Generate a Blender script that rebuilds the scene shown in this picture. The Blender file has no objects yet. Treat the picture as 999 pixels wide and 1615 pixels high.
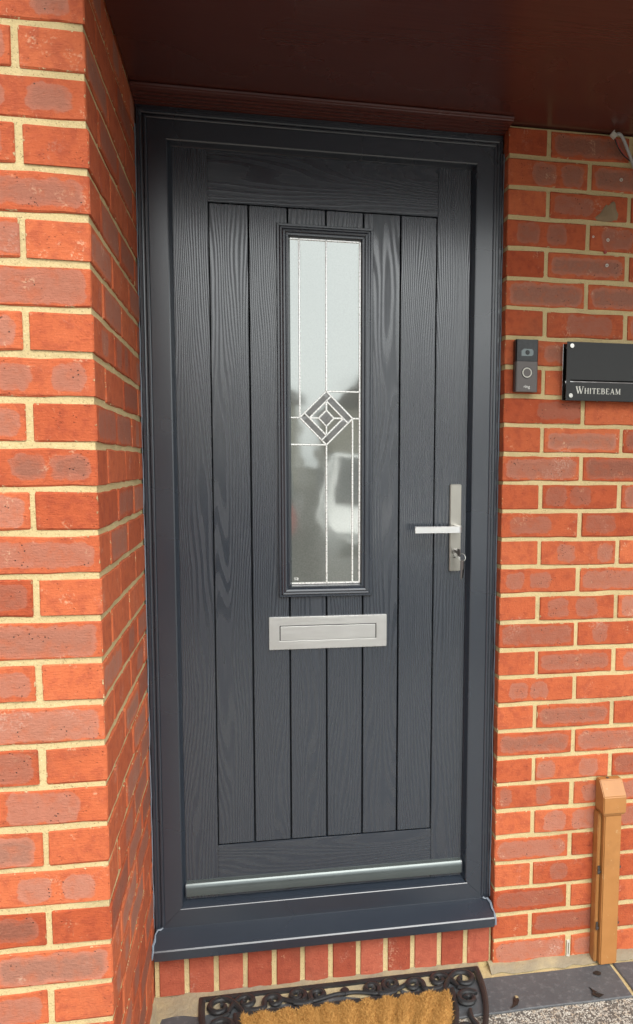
import bpy, bmesh, math, random
from mathutils import Vector, Matrix
R = math.radians
random.seed(7)
sc = bpy.context.scene
col = sc.collection

# ------------------------------------------------------------------ camera
cam = bpy.data.objects.new('camera', bpy.data.cameras.new('camera'))
col.objects.link(cam)
yaw, pit, rol, FPX = .1914, -.1011, .0079, 1279.47
fw = Vector((math.sin(yaw)*math.cos(pit), math.cos(yaw)*math.cos(pit), math.sin(pit)))
rt = Vector((math.cos(yaw), -math.sin(yaw), 0))
up = rt.cross(fw)
rt, up = rt*math.cos(rol)+up*math.sin(rol), up*math.cos(rol)-rt*math.sin(rol)
mat = Matrix((rt, up, -fw)).transposed().to_4x4()
mat.translation = Vector((-.6583, -2.0514, 1.3982))
cam.matrix_world = mat
cam.data.sensor_fit = 'VERTICAL'
cam.data.sensor_height = 36
cam.data.lens = 36*FPX/1615
cam.data.shift_x = -138.47/1615
cam.data.shift_y = 53.43/1615
cam.data.clip_start = .02
cam.data.clip_end = 2000
sc.camera = cam

# ------------------------------------------------------------------ sky, sun, exposure
SUN_EL, SUN_AZ = 44, 166          # degrees; azimuth clockwise from +Y
world = bpy.data.worlds.new('World'); sc.world = world
world.use_nodes = True
wn, wl = world.node_tree.nodes, world.node_tree.links
bg = wn['Background']
sky = wn.new('ShaderNodeTexSky'); sky.sky_type = 'NISHITA'; sky.sun_disc = False
sky.sun_elevation = R(SUN_EL); sky.sun_rotation = R(SUN_AZ)
sky.air_density = 1.0; sky.dust_density = 4.0; sky.ozone_density = 1.0
hs = wn.new('ShaderNodeHueSaturation'); hs.inputs['Saturation'].default_value = .12   # a closed cloud cover greys the sky
wl.new(sky.outputs[0], hs.inputs['Color'])
cl = wn.new('ShaderNodeMix'); cl.data_type = 'RGBA'          # thick even cloud over most of that sky
cl.inputs[0].default_value = .75
wl.new(hs.outputs[0], cl.inputs[6]); cl.inputs[7].default_value = (5.6, 5.9, 5.9, 1)
wl.new(cl.outputs[2], bg.inputs[0])
bg.inputs[1].default_value = .15
sun = bpy.data.objects.new('sun', bpy.data.lights.new('sun', 'SUN'))
col.objects.link(sun)
sun.data.energy = 0.9; sun.data.angle = R(36); sun.data.color = (1, .95, .88)
sd = Vector((math.sin(R(SUN_AZ))*math.cos(R(SUN_EL)), math.cos(R(SUN_AZ))*math.cos(R(SUN_EL)), math.sin(R(SUN_EL))))
sun.rotation_euler = sd.to_track_quat('Z', 'Y').to_euler()
sun.location = sd*20
vs = sc.view_settings
vs.view_transform = 'Standard'; vs.look = 'None'; vs.gamma = 1; vs.use_curve_mapping = False
vs.exposure = 1.42

# ------------------------------------------------------------------ node helper
class NT:
    def __init__(s, name):
        s.m = bpy.data.materials.new(name); s.m.use_nodes = True
        s.n, s.l = s.m.node_tree.nodes, s.m.node_tree.links
        s.b = s.n['Principled BSDF']
        s.out = s.n['Material Output']
    def put(s, sock, v):
        if v is None: return
        if hasattr(v, 'is_output'): s.l.new(v, sock)
        else:
            if sock.type == 'RGBA' and len(v) == 3: v = (*v, 1)
            sock.default_value = v
    def ma(s, op, a, b=None, c=None, clamp=False):
        n = s.n.new('ShaderNodeMath'); n.operation = op; n.use_clamp = clamp
        for i, v in enumerate((a, b, c)): s.put(n.inputs[i], v)
        return n.outputs[0]
    def vm(s, op, a, b=None):
        n = s.n.new('ShaderNodeVectorMath'); n.operation = op
        s.put(n.inputs[0], a); s.put(n.inputs[1], b)
        return n.outputs[0]
    def xyz(s, v):
        n = s.n.new('ShaderNodeSeparateXYZ'); s.l.new(v, n.inputs[0]); return n.outputs[:3]
    def cmb(s, x=0, y=0, z=0):
        n = s.n.new('ShaderNodeCombineXYZ')
        for i, v in enumerate((x, y, z)): s.put(n.inputs[i], v)
        return n.outputs[0]
    def noise(s, vec, scale, detail=2, rough=.5, colour=False):
        n = s.n.new('ShaderNodeTexNoise'); s.put(n.inputs['Vector'], vec)
        n.inputs['Scale'].default_value = scale; n.inputs['Detail'].default_value = detail
        n.inputs['Roughness'].default_value = rough
        return n.outputs['Color' if colour else 'Fac']
    def voro(s, vec, scale, feature='F1', out='Distance'):
        n = s.n.new('ShaderNodeTexVoronoi'); s.put(n.inputs['Vector'], vec); n.feature = feature
        n.inputs['Scale'].default_value = scale
        return n.outputs[out]
    def mr(s, v, a, b, c=0, d=1, smooth=True):
        n = s.n.new('ShaderNodeMapRange'); n.interpolation_type = 'SMOOTHSTEP' if smooth else 'LINEAR'
        s.put(n.inputs[0], v)
        for i, q in enumerate((a, b, c, d)): s.put(n.inputs[i+1], q)
        return n.outputs[0]
    def mix(s, f, a, b, mode='MIX'):
        n = s.n.new('ShaderNodeMix'); n.data_type = 'RGBA'; n.blend_type = mode
        s.put(n.inputs[0], f); s.put(n.inputs[6], a); s.put(n.inputs[7], b)
        return n.outputs[2]
    def attr(s, name):
        n = s.n.new('ShaderNodeAttribute'); n.attribute_type = 'OBJECT'; n.attribute_name = name
        return n.outputs['Fac']
    def obco(s):
        return s.n.new('ShaderNodeTexCoord').outputs['Object']
    def rnd(s):
        return s.n.new('ShaderNodeObjectInfo').outputs['Random']
    def bump(s, h, strength, dist, prev=None):
        n = s.n.new('ShaderNodeBump'); n.inputs['Strength'].default_value = strength
        n.inputs['Distance'].default_value = dist
        s.put(n.inputs['Height'], h)
        if prev is not None: s.l.new(prev, n.inputs['Normal'])
        return n.outputs[0]
    def fin(s, colour=None, rough=None, metal=None, normal=None, **kw):
        b = s.b.inputs
        s.put(b['Base Color'], colour); s.put(b['Roughness'], rough); s.put(b['Metallic'], metal)
        if normal is not None: s.l.new(normal, b['Normal'])
        for k, v in kw.items(): s.put(b[k.replace('_', ' ')], v)
        return s.m

def mortar_tone(t, co):
    n1 = t.noise(co, 9, 3); n2 = t.noise(co, 320, 3, .7); n3 = t.noise(co, 60, 2)
    c = t.mix(n1, (.45, .345, .165), (.59, .47, .255))
    c = t.mix(t.mr(n2, .62, .72), c, (.70, .58, .38))
    c = t.mix(t.mr(n2, .42, .30), c, (.22, .155, .075))
    return t.mix(t.mr(n3, .55, .8, 0, .35), c, (.42, .33, .19)), n1, n2, n3

def m_mortar(name='mortar', dirt=.6):
    t = NT(name); co = t.obco()
    c, n1, n2, n3 = mortar_tone(t, co)
    stain = t.noise(co, 3.5, 5, .65)
    c = t.mix(t.mr(stain, (.50 if dirt < .7 else .22), (.75 if dirt < .7 else .60), 0, dirt), c, (.25, .20, .12) if dirt < .7 else (.23, .20, .15))
    h = t.ma('ADD', t.ma('MULTIPLY', n2, .5), n3)
    return t.fin(c, .95, normal=t.bump(h, .9, .0034), Specular_IOR_Level=.2)

def m_brick(name='brick', lo=(.40, .080, .026), hi=(.48, .116, .042), deep=(.32, .064, .026)):
    t = NT(name); co = t.obco(); rd = t.rnd()
    x, y, z = t.xyz(co)
    sh = t.vm('ADD', co, t.cmb(t.ma('MULTIPLY', rd, 37), t.ma('MULTIPLY', rd, 91), t.ma('MULTIPLY', rd, 53)))
    w = t.xyz(t.noise(sh, 55, 2, colour=True))
    px = t.ma('ADD', x, t.ma('MULTIPLY', t.ma('SUBTRACT', w[0], .5), .017))
    pz = t.ma('ADD', z, t.ma('MULTIPLY', t.ma('SUBTRACT', w[1], .5), .017))
    r = .016
    def patch(c, h):
        hh = t.attr(h)
        qx = t.ma('MAXIMUM', t.ma('SUBTRACT', t.ma('ABSOLUTE', t.ma('SUBTRACT', px, t.attr(c))), t.ma('SUBTRACT', hh, r)), 0)
        qz = t.ma('MAXIMUM', t.ma('SUBTRACT', t.ma('ABSOLUTE', t.ma('ADD', pz, t.ma('MULTIPLY', t.ma('SUBTRACT', rd, .5), .004))), t.ma('SUBTRACT', t.mr(t.ma('FRACT', t.ma('MULTIPLY', rd, 7.3)), 0, 1, .0205, .0285, False), r)), 0)
        d = t.ma('SUBTRACT', t.ma('SQRT', t.ma('ADD', t.ma('MULTIPLY', qx, qx), t.ma('MULTIPLY', qz, qz))), r)
        return t.ma('ADD', d, t.mr(hh, 0, .004, .2, 0))
    d = t.ma('MINIMUM', patch('patch_a', 'half_a'), patch('patch_b', 'half_b'))
    mask = t.mr(d, .0022, -.0022)
    core = t.mr(d, -.002, -.012)
    n1 = t.noise(sh, 14, 3); n2 = t.noise(sh, 210, 3, .65); n3 = t.noise(sh, 45, 3, .6)
    red = t.mix(n1, lo, hi)
    red = t.mix(t.mr(n3, .42, .70, 0, .75), red, deep)
    red = t.mix(t.mr(n2, .60, .80, 0, .5), red, (.70, .25, .12))
    mauve = t.mix(n3, (.31, .102, .058), (.41, .150, .090))
    mauve2 = t.mix(n2, (.14, .065, .045), (.27, .125, .08))
    pat = t.mix(t.ma('MULTIPLY', core, t.attr('dark')), mauve, mauve2)
    c = t.mix(t.ma('MULTIPLY', mask, t.mr(n3, .25, .55, .60, .97)), red, pat)
    # dark iron pits
    v = t.voro(sh, 150); vm = t.noise(sh, 33, 2)
    pit = t.ma('MULTIPLY', t.mr(v, .24, .14), t.mr(vm, .56, .62))
    c = t.mix(t.ma('MULTIPLY', pit, t.mr(mask, 0, 1, .25, .9)), c, (.035, .025, .02))
    # sandy smears of mortar along the arrises
    hl = t.attr('half_length')
    dx = t.ma('SUBTRACT', hl, t.ma('ABSOLUTE', x)); dy = t.ma('SUBTRACT', .05125, t.ma('ABSOLUTE', y)); dz = t.ma('SUBTRACT', t.attr('half_height'), t.ma('ABSOLUTE', z))
    mn = t.ma('MINIMUM', dx, t.ma('MINIMUM', dy, dz)); mx = t.ma('MAXIMUM', dx, t.ma('MAXIMUM', dy, dz))
    e = t.ma('SUBTRACT', t.ma('SUBTRACT', t.ma('ADD', dx, t.ma('ADD', dy, dz)), mn), mx)
    nz = t.noise(sh, 70, 4, .65)
    sm = t.mr(t.ma('ADD', e, t.ma('MULTIPLY', t.ma('SUBTRACT', .62, nz), .020)), .0026, .0006)
    wipe = t.ma('MULTIPLY', t.mr(t.noise(sh, 24, 3), .60, .72), t.mr(n2, .50, .62))
    mc, _, _, _ = mortar_tone(t, sh)
    c = t.mix(t.ma('MULTIPLY', wipe, .40), c, (.68, .46, .28))
    c = t.mix(sm, c, mc)
    pos = t.n.new('ShaderNodeNewGeometry').outputs['Position']
    grime = t.noise(pos, 5, 5, .65)
    c = t.mix(t.mr(grime, .52, .80, 0, .30), c, (.20, .095, .055))
    scum = t.ma('MULTIPLY', t.mr(t.noise(pos, 9, 4, .6), .58, .72), t.mr(n2, .45, .65))
    c = t.mix(t.ma('MULTIPLY', scum, .45), c, (.50, .36, .27))
    c = t.mix(1, c, t.cmb(*[t.mr(rd, 0, 1, a, b, False) for a, b in ((.80, 1.10), (.68, 1.20), (.66, 1.30))]), 'MULTIPLY')
    drag = t.noise(t.vm('MULTIPLY', sh, (60, 60, 420)), 1, 3)
    h = t.ma('ADD', t.ma('ADD', n2, t.ma('MULTIPLY', drag, .6)), t.ma('MULTIPLY', n3, 1.1))
    h = t.ma('SUBTRACT', h, t.ma('MULTIPLY', pit, 1.2))
    h = t.ma('ADD', h, t.ma('MULTIPLY', sm, .8))
    return t.fin(c, .86, normal=t.bump(h, .7, .0022), Specular_IOR_Level=.3)

def m_paint(name, axis, grain=1.0, base=(.0175, .0238, .0345)):
    t = NT(name); co = t.obco(); rd = t.rnd()
    x, y, z = t.xyz(co)
    a, l = (x, z) if axis == 'z' else (z, x)
    off = t.ma('MULTIPLY', rd, 61)
    n = t.noise(t.cmb(t.ma('ADD', t.ma('MULTIPLY', a, 7), off), t.ma('MULTIPLY', l, .85), off), 1, 2, .4)
    wob = t.noise(t.cmb(t.ma('ADD', t.ma('MULTIPLY', a, 60), off), t.ma('MULTIPLY', l, 9), off), 1, 2)
    ring = t.ma('SINE', t.ma('ADD', t.ma('ADD', t.ma('MULTIPLY', n, 175), t.ma('MULTIPLY', a, t.mr(t.ma('FRACT', t.ma('MULTIPLY', rd, 5.7)), .2, .9, 420, 980))), t.ma('MULTIPLY', wob, 3.2)))
    fine = t.noise(t.cmb(t.ma('ADD', t.ma('MULTIPLY', a, 900), t.ma('MULTIPLY', l, 5.3)), t.ma('ADD', t.ma('MULTIPLY', l, 22), t.ma('MULTIPLY', a, 67)), t.ma('ADD', off, t.ma('MULTIPLY', l, 3.1))), 1, 2)
    por = t.noise(t.cmb(t.ma('ADD', t.ma('MULTIPLY', a, 330), t.ma('MULTIPLY', l, 3.7)), t.ma('ADD', t.ma('MULTIPLY', l, 9), t.ma('MULTIPLY', a, 41)), t.ma('ADD', off, t.ma('MULTIPLY', l, 2.3))), 1, 3)
    h = t.ma('ADD', t.ma('MULTIPLY', t.mr(ring, -.75, .35), .55*grain), t.ma('MULTIPLY', t.ma('ADD', fine, t.ma('MULTIPLY', por, 1.2)), .38))
    nb = t.noise(co, 3, 3)
    c = t.mix(nb, tuple(v*.92 for v in base), tuple(v*1.08 for v in base))
    dust = t.noise(co, 700, 2)
    c = t.mix(t.mr(dust, .74, .80, 0, .35), c, (.25, .25, .25))
    rgh = t.mr(ring, -1, 1, .38, .20) if grain else t.mr(nb, .3, .7, .24, .30)
    spec = t.mr(t.ma('ADD', ring, t.ma('MULTIPLY', t.ma('SUBTRACT', por, .5), 3)), -1.3, 1.1, .64, .96) if grain else .75
    return t.fin(c, rgh, normal=t.bump(h, .17 if grain else .16, .0007 if grain else .0004), Specular_IOR_Level=spec, IOR=1.62)

def m_simple(name, c, rough=.5, metal=0, bump=0, scale=200, var=.12, **kw):
    t = NT(name); co = t.obco()
    n1 = t.noise(co, 20, 3); n2 = t.noise(co, scale, 3)
    cc = t.mix(n1, tuple(v*(1-var) for v in c), tuple(min(1, v*(1+var)) for v in c))
    return t.fin(cc, t.mr(n2, .3, .7, max(rough-.05, .01), rough+.05), metal, normal=t.bump(n2, bump, .001) if bump else None, **kw)

def m_steel():
    t = NT('brushed_steel'); co = t.obco(); x, y, z = t.xyz(co)
    s = t.noise(t.cmb(t.ma('MULTIPLY', x, 12), t.ma('MULTIPLY', y, 400), t.ma('MULTIPLY', z, 1400)), 1, 3)
    n = t.noise(co, 12, 2)
    return t.fin(t.mix(n, (.68, .68, .665), (.82, .82, .81)), t.mr(s, .3, .7, .28, .40), 1.0, normal=t.bump(s, .10, .0003))

def m_glass():
    # obscure double glazing: cloudy patterned pane with a clear smooth outer face
    t = NT('obscure_glass'); co = t.obco()
    n = t.noise(co, 300, 4, .7); nb = t.noise(co, 6, 3)
    c = t.mix(n, (.06, .066, .06), (.23, .24, .22))
    c = t.mix(t.mr(nb, .35, .7, 0, .5), c, (.12, .125, .115))
    d = t.n.new('ShaderNodeBsdfDiffuse'); t.l.new(c, d.inputs[0])
    g = t.n.new('ShaderNodeBsdfGlossy'); g.inputs['Roughness'].default_value = .045
    g.inputs['Color'].default_value = (.95, 1, .97, 1)
    wav = t.noise(co, 14, 1)
    t.l.new(t.bump(wav, .12, .002), g.inputs['Normal'])
    ms = t.n.new('ShaderNodeMixShader'); ms.inputs[0].default_value = .225
    t.l.new(d.outputs[0], ms.inputs[1]); t.l.new(g.outputs[0], ms.inputs[2])
    t.l.new(ms.outputs[0], t.out.inputs[0])
    return t.m

def m_bevel():
    t = NT('clear_bevel_glass'); co = t.obco()
    x, y, z = t.xyz(co)
    n = t.noise(t.cmb(t.ma('MULTIPLY', t.ma('ADD', x, z), 60), 0, t.ma('MULTIPLY', t.ma('SUBTRACT', x, z), 300)), 1, 3)
    c = t.mix(n, (.03, .032, .03), (.20, .20, .19))
    return t.fin(c, .06, normal=t.bump(n, .3, .002), Specular_IOR_Level=1.0)

def m_slate():
    t = NT('slate'); co = t.obco(); rd = t.rnd()
    n1 = t.noise(co, 7, 4, .6); n2 = t.noise(co, 60, 4, .6); n3 = t.noise(co, 330, 3)
    c = t.mix(n1, (.045, .049, .055), (.098, .102, .108))
    c = t.mix(t.mr(n2, .5, .72, 0, .7), c, (.135, .138, .142))
    c = t.mix(t.mr(n3, .70, .76), c, (.32, .31, .29))
    h = t.ma('ADD', t.ma('MULTIPLY', n2, .7), t.ma('ADD', n1, t.ma('MULTIPLY', n3, .25)))
    return t.fin(c, .55, normal=t.bump(h, .5, .004))

def m_gravel():
    t = NT('resin_gravel'); co = t.obco()
    cc = t.voro(co, 190, 'F1', 'Color'); d = t.voro(co, 190)
    k = t.xyz(cc)[0]
    c = t.mix(t.mr(k, .2, .7), (.10, .088, .075), (.38, .35, .30))
    c = t.mix(t.mr(d, .45, .7), c, (.08, .07, .06))
    return t.fin(c, .7, normal=t.bump(d, -.8, .004))

def m_stone():
    t = NT('aggregate_stone'); co = t.obco()
    k = t.xyz(t.voro(co, 95, 'F1', 'Color'))
    c = t.mix(t.mr(k[0], .25, .45), (.05, .043, .038), (.34, .27, .20))
    c = t.mix(t.mr(k[1], .40, .60), c, (.40, .37, .32))
    return t.fin(c, .5)

def m_coir():
    t = NT('coir'); co = t.obco()
    n = t.noise(co, 900, 2); n2 = t.noise(co, 40, 3)
    c = t.mix(n, (.30, .135, .03), (.68, .40, .13))
    return t.fin(t.mix(t.mr(n2, .4, .7, 0, .4), c, (.48, .26, .08)), .85, Specular_IOR_Level=.2)

def m_soffit():
    t = NT('mahogany_soffit'); co = t.obco(); x, y, z = t.xyz(co)
    s = t.noise(t.cmb(t.ma('MULTIPLY', x, 4), t.ma('MULTIPLY', y, 180), 0), 1, 4)
    n = t.noise(co, 2.5, 4)
    c = t.mix(s, (.060, .017, .014), (.105, .030, .022))
    c = t.mix(t.mr(n, .4, .7, 0, .4), c, (.085, .023, .017))
    return t.fin(c, t.mr(n, .3, .7, .20, .30), normal=t.bump(s, .10, .0006), Specular_IOR_Level=.5)

def m_ochre():
    t = NT('ochre_paint'); co = t.obco()
    n1 = t.noise(co, 22, 4, .6); n2 = t.noise(co, 160, 3)
    c = t.mix(n1, (.30, .125, .032), (.41, .185, .055))
    dirt = t.noise(co, 6, 5, .7)
    c = t.mix(t.mr(dirt, .52, .80, 0, .5), c, (.17, .080, .028))
    c = t.mix(t.mr(t.noise(co, 55, 5, .7), .62, .70, 0, .7), c, (.44, .27, .13))
    c = t.mix(t.mr(n2, .70, .76, 0, .8), c, (.10, .05, .02))
    return t.fin(c, .48, normal=t.bump(n2, .15, .001))

def m_coconcrete():
    t = NT('asphalt'); co = t.obco()
    n1 = t.noise(co, .3, 4); n2 = t.noise(co, 60, 3)
    return t.fin(t.mix(n1, t.mix(n2, (.05, .05, .05), (.09, .09, .088)), (.10, .098, .095)), .9, normal=t.bump(n2, .4, .004))

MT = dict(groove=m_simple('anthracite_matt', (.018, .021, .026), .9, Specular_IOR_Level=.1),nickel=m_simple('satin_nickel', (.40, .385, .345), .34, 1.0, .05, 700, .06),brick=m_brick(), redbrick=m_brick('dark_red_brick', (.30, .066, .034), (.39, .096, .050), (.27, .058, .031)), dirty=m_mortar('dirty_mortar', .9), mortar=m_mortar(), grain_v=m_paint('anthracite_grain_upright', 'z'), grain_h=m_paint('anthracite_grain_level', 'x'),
          paint=m_paint('anthracite_foil', 'z', 0), rail_paint=m_paint('anthracite_foil_level', 'x', 0), steel=m_steel(), glass=m_glass(), bevel=m_bevel(), slate=m_slate(), gravel=m_gravel(),
          stone=m_stone(), coir=m_coir(), soffit=m_soffit(), ochre=m_ochre(), asphalt=m_coconcrete(),
          lead=m_simple('white_lead', (.90, .90, .87), .30, .5, 0), rubber=m_simple('black_rubber', (.020, .020, .021), .36, 0, .25, 160, .3),
          black=m_simple('black_gloss', (.008, .008, .008), .16, Specular_IOR_Level=.35), bronze=m_simple('dark_bronze', (.085, .074, .070), .38, .4, .05, 900),
          lens=m_simple('lens_glass', (.10, .13, .13), .08, 0), mirror=m_simple('mirror_acrylic', (.82, .82, .82), .05, 1.0, 0, 50, .03),
          matblack=m_simple('matt_black_acrylic', (.013, .013, .0125), .40, 0, .04, Specular_IOR_Level=.35), chrome=m_simple('satin_chrome', (.50, .485, .45), .24, 1.0),
          white=m_simple('white_plastic', (.50, .48, .42), .45), grey_pl=m_simple('grey_plastic', (.33, .33, .32), .4),
          red_pl=m_simple('red_insulation', (.30, .035, .02), .45), dark=m_simple('black_void', (.008, .008, .008), .8),
          silicone=m_simple('silicone', (.17, .20, .24), .35, 0, .2, 90), bar=m_simple('glossy_deflector', (.085, .10, .10), .22, .5, 0, 6),
          leaf=m_simple('rotten_leaf', (.016, .013, .011), .5, 0, .4, 120), dry=m_simple('dry_leaf', (.34, .26, .14), .7),
          render=m_simple('cream_render', (.52, .47, .38), .9), roof=m_simple('roof_tile', (.09, .075, .07), .8), win=m_simple('window_glass', (.03, .035, .04), .05),
          carpaint=m_simple('white_car_paint', (.38, .38, .37), .2, 0, 0, 50, .02), tyre=m_simple('tyre', (.02, .02, .02), .8), redlamp=m_simple('red_lamp', (.55, .02, .02), .2))

# ------------------------------------------------------------------ object helpers
def link(o, parent=None):
    col.objects.link(o)
    if parent is not None: o.parent = parent
    return o
def tag(o, label, cat, group=None, kind=None):
    if label: o['label'] = label
    if cat: o['category'] = cat
    if group: o['group'] = group
    if kind: o['kind'] = kind
    return o
def thing(name, label, cat, loc=(0, 0, 0), group=None):
    o = bpy.data.objects.new(name, None); o.empty_display_size = .05
    link(o); o.location = loc
    return tag(o, label, cat, group)
def place(o, parent):
    """mesh data is written in world metres; take off the parent chain's offset"""
    off = Vector((0, 0, 0)); p = parent
    while p is not None: off += Vector(p.location); p = p.parent
    o.location = -off
    return o
class MB:
    def __init__(s): s.v, s.f = [], []
    def add(s, vs_, fs):
        k = len(s.v); s.v += [tuple(p) for p in vs_]; s.f += [tuple(i+k for i in f) for f in fs]; return s
    def box(s, x0, x1, y0, y1, z0, z1):
        return s.add([(x, y, z) for x in (x0, x1) for y in (y0, y1) for z in (z0, z1)],
                     [(0, 1, 3, 2), (4, 6, 7, 5), (0, 4, 5, 1), (2, 3, 7, 6), (0, 2, 6, 4), (1, 5, 7, 3)])
    def prism(s, poly, a0, a1, axis):
        """poly of 2D points extruded along axis; x: (y,z)  y: (x,z)  z: (x,y)"""
        def P(p, a): return {'x': (a, p[0], p[1]), 'y': (p[0], a, p[1]), 'z': (p[0], p[1], a)}[axis]
        n = len(poly)
        return s.add([P(p, a0) for p in poly]+[P(p, a1) for p in poly],
                     [tuple(range(n))[::-1], tuple(range(n, 2*n))]+[(i, (i+1) % n, n+(i+1) % n, n+i) for i in range(n)])
    def cyl(s, c, axis, r, h, n=20, r2=None):
        r2 = r if r2 is None else r2
        c = Vector(c); ax = Vector(axis).normalized(); q = ax.to_track_quat('Z', 'Y')
        pts = [q @ Vector((math.cos(2*math.pi*i/n), math.sin(2*math.pi*i/n), 0)) for i in range(n)]
        return s.add([c+p*r for p in pts]+[c+ax*h+p*r2 for p in pts],
                     [tuple(range(n))[::-1], tuple(range(n, 2*n))]+[(i, (i+1) % n, n+(i+1) % n, n+i) for i in range(n)])
    def tube(s, pts, r, n=8, flat=1.0, closed=False):
        pts = [Vector(p) for p in pts]; N = len(pts); k0 = len(s.v); rs = r if isinstance(r, (list, tuple)) else [r]*N
        prev = None
        for i, p in enumerate(pts):
            t = (pts[(i+1) % N]-pts[i-1]) if closed else (pts[min(i+1, N-1)]-pts[max(i-1, 0)])
            t.normalize()
            ref = prev if prev is not None else (Vector((0, 0, 1)) if abs(t.z) < .9 else Vector((1, 0, 0)))
            a = t.cross(ref).normalized(); b = a.cross(t).normalized(); prev = b
            for j in range(n):
                w = 2*math.pi*j/n
                s.v.append(tuple(p+a*math.cos(w)*rs[i]+b*math.sin(w)*rs[i]*flat))
        for i in range(N if closed else N-1):
            for j in range(n):
                a0, a1 = k0+i*n, k0+((i+1) % N)*n
                s.f.append((a0+j, a0+(j+1) % n, a1+(j+1) % n, a1+j))
        if not closed:
            s.f.append(tuple(k0+j for j in range(n))[::-1]); s.f.append(tuple(k0+(N-1)*n+j for j in range(n)))
        return s
    def mesh(s, name, mat, bevel=0, seg=2, smooth=False):
        me = bpy.data.meshes.new(name); me.from_pydata(s.v, [], s.f); me.update()
        bm = bmesh.new(); bm.from_mesh(me)
        bmesh.ops.recalc_face_normals(bm, faces=bm.faces)
        if bevel:
            es = [e for e in bm.edges if len(e.link_faces) == 2 and e.calc_face_angle(0) > .6]
            bmesh.ops.bevel(bm, geom=es, offset=bevel, segments=seg, affect='EDGES', clamp_overlap=True)
        if smooth:
            for f in bm.faces: f.smooth = True
            for e in bm.edges:
                if len(e.link_faces) == 2 and e.calc_face_angle(0) > .7: e.smooth = False
        bm.to_mesh(me); bm.free()
        me.materials.append(MT[mat])
        return me
    def build(s, name, mat, parent=None, bevel=0, seg=2, smooth=False):
        o = bpy.data.objects.new(name, s.mesh(name, mat, bevel, seg, smooth))
        link(o, parent)
        return place(o, parent)

# ------------------------------------------------------------------ ground
G = MB().add([(-400, -500, -.012), (400, -500, -.012), (400, 300, -.012), (-400, 300, -.012)], [(0, 1, 2, 3)]).build('ground', 'asphalt')
tag(G, None, None, kind='structure')
DR = MB().box(-7, 6, -11, -.186, -.011, -.004).build('driveway', 'gravel'); tag(DR, None, None, kind='structure')
# the single stones of the bound gravel where they are near enough to see
rng = random.Random(3)
g = MB()
ico = [(0, 0, 1), (.89, 0, .2), (.28, .85, .2), (-.72, .53, .2), (-.72, -.53, .2), (.28, -.85, .2)]
icf = [(0, 1, 2), (0, 2, 3), (0, 3, 4), (0, 4, 5), (0, 5, 1)]
for i in range(9000):
    x, y = rng.uniform(-.35, .85), -.189-rng.random()**1.5*.42
    r = rng.uniform(.0018, .0038); a = rng.random()*6.28; sx, sy = rng.uniform(.8, 1.5), rng.uniform(.6, 1.1)
    ca, sa = math.cos(a), math.sin(a)
    g.add([(x+(p[0]*sx*ca-p[1]*sy*sa)*r, y+(p[0]*sx*sa+p[1]*sy*ca)*r, -.0048+p[2]*r*.75) for p in ico], icf)
st = g.build('gravel_stones', 'stone'); tag(st, 'pale and dark speckled resin bound gravel in front of the slate', 'gravel', kind='stuff')

PV = bpy.data.objects.new('paving', None); link(PV); PV['kind'] = 'structure'
bed = MB().box(-1.4, 1.3, -.184, .02, -.012, -.0045).build('mortar_bed', 'mortar', PV)
def slate(x0, x1, y0, y1):
    n = 10; v, f = [], []
    top, bot = [], []
    per = [(x0+(x1-x0)*i/n, y0) for i in range(n)]+[(x1, y0+(y1-y0)*i/4) for i in range(4)]+[(x1-(x1-x0)*i/n, y1) for i in range(n)]+[(x0, y1-(y1-y0)*i/4) for i in range(4)]
    m = MB(); N = len(per)
    j = [(rng.uniform(-.0015, .0015), rng.uniform(-.002, .002)) for _ in per]
    cx, cy = (x0+x1)/2, (y0+y1)/2
    outer = [(p[0]+q[0], p[1]+q[1]) for p, q in zip(per, j)]
    inner = [(p[0]+(.003 if p[0] < cx else -.003), p[1]+(.003 if p[1] < cy else -.003)) for p in outer]
    m.add([(*p, -.010) for p in outer]+[(*p, -.0015) for p in outer]+[(*p, .0005) for p in inner],
          [(i, (i+1) % N, N+(i+1) % N, N+i) for i in range(N)]+[(N+i, N+(i+1) % N, 2*N+(i+1) % N, 2*N+i) for i in range(N)]+[tuple(2*N+i for i in range(N))])
    return m.build('slate', 'slate', PV)
for x0, x1 in ((-1.40, -.900), (-.888, -.285), (-.273, .3295), (.3405, .94), (.952, 1.3)):
    slate(x0, x1, -.186, -.044 if x0 > -.4 else -.036)
# rough fillet of mortar where brickwork meets the paving
def fillet(name, pts, w, h, parent):
    m = MB(); n = len(pts)
    rows = []
    for i, (x, y, nx, ny) in enumerate(pts):
        ww = w*rng.uniform(.75, 1.2); hh = h*rng.uniform(.7, 1.3)
        rows.append([(x-nx*.01, y-ny*.01, hh), (x+nx*.006, y+ny*.006, hh*.8), (x+nx*ww*.55, y+ny*ww*.55, hh*.45), (x+nx*ww, y+ny*ww, -.002)])
    vs_ = [p for r_ in rows for p in r_]
    m.add(vs_, [(4*i+k, 4*i+k+1, 4*i+5+k, 4*i+4+k) for i in range(n-1) for k in range(3)])
    return m.build(name, 'dirty', parent, smooth=True)
fillet('mortar_fillet', [(i*.03-.012, 0, 0, -1) for i in range(42)], .033, .010, PV)
fillet('mortar_fillet', [(-.910+i*.03, .012, 0, -1) for i in range(30)], .080, .013, PV)
fillet('mortar_fillet', [(-.91, .01-i*.03, 1, 0) for i in range(21)], .018, .014, PV)

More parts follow.
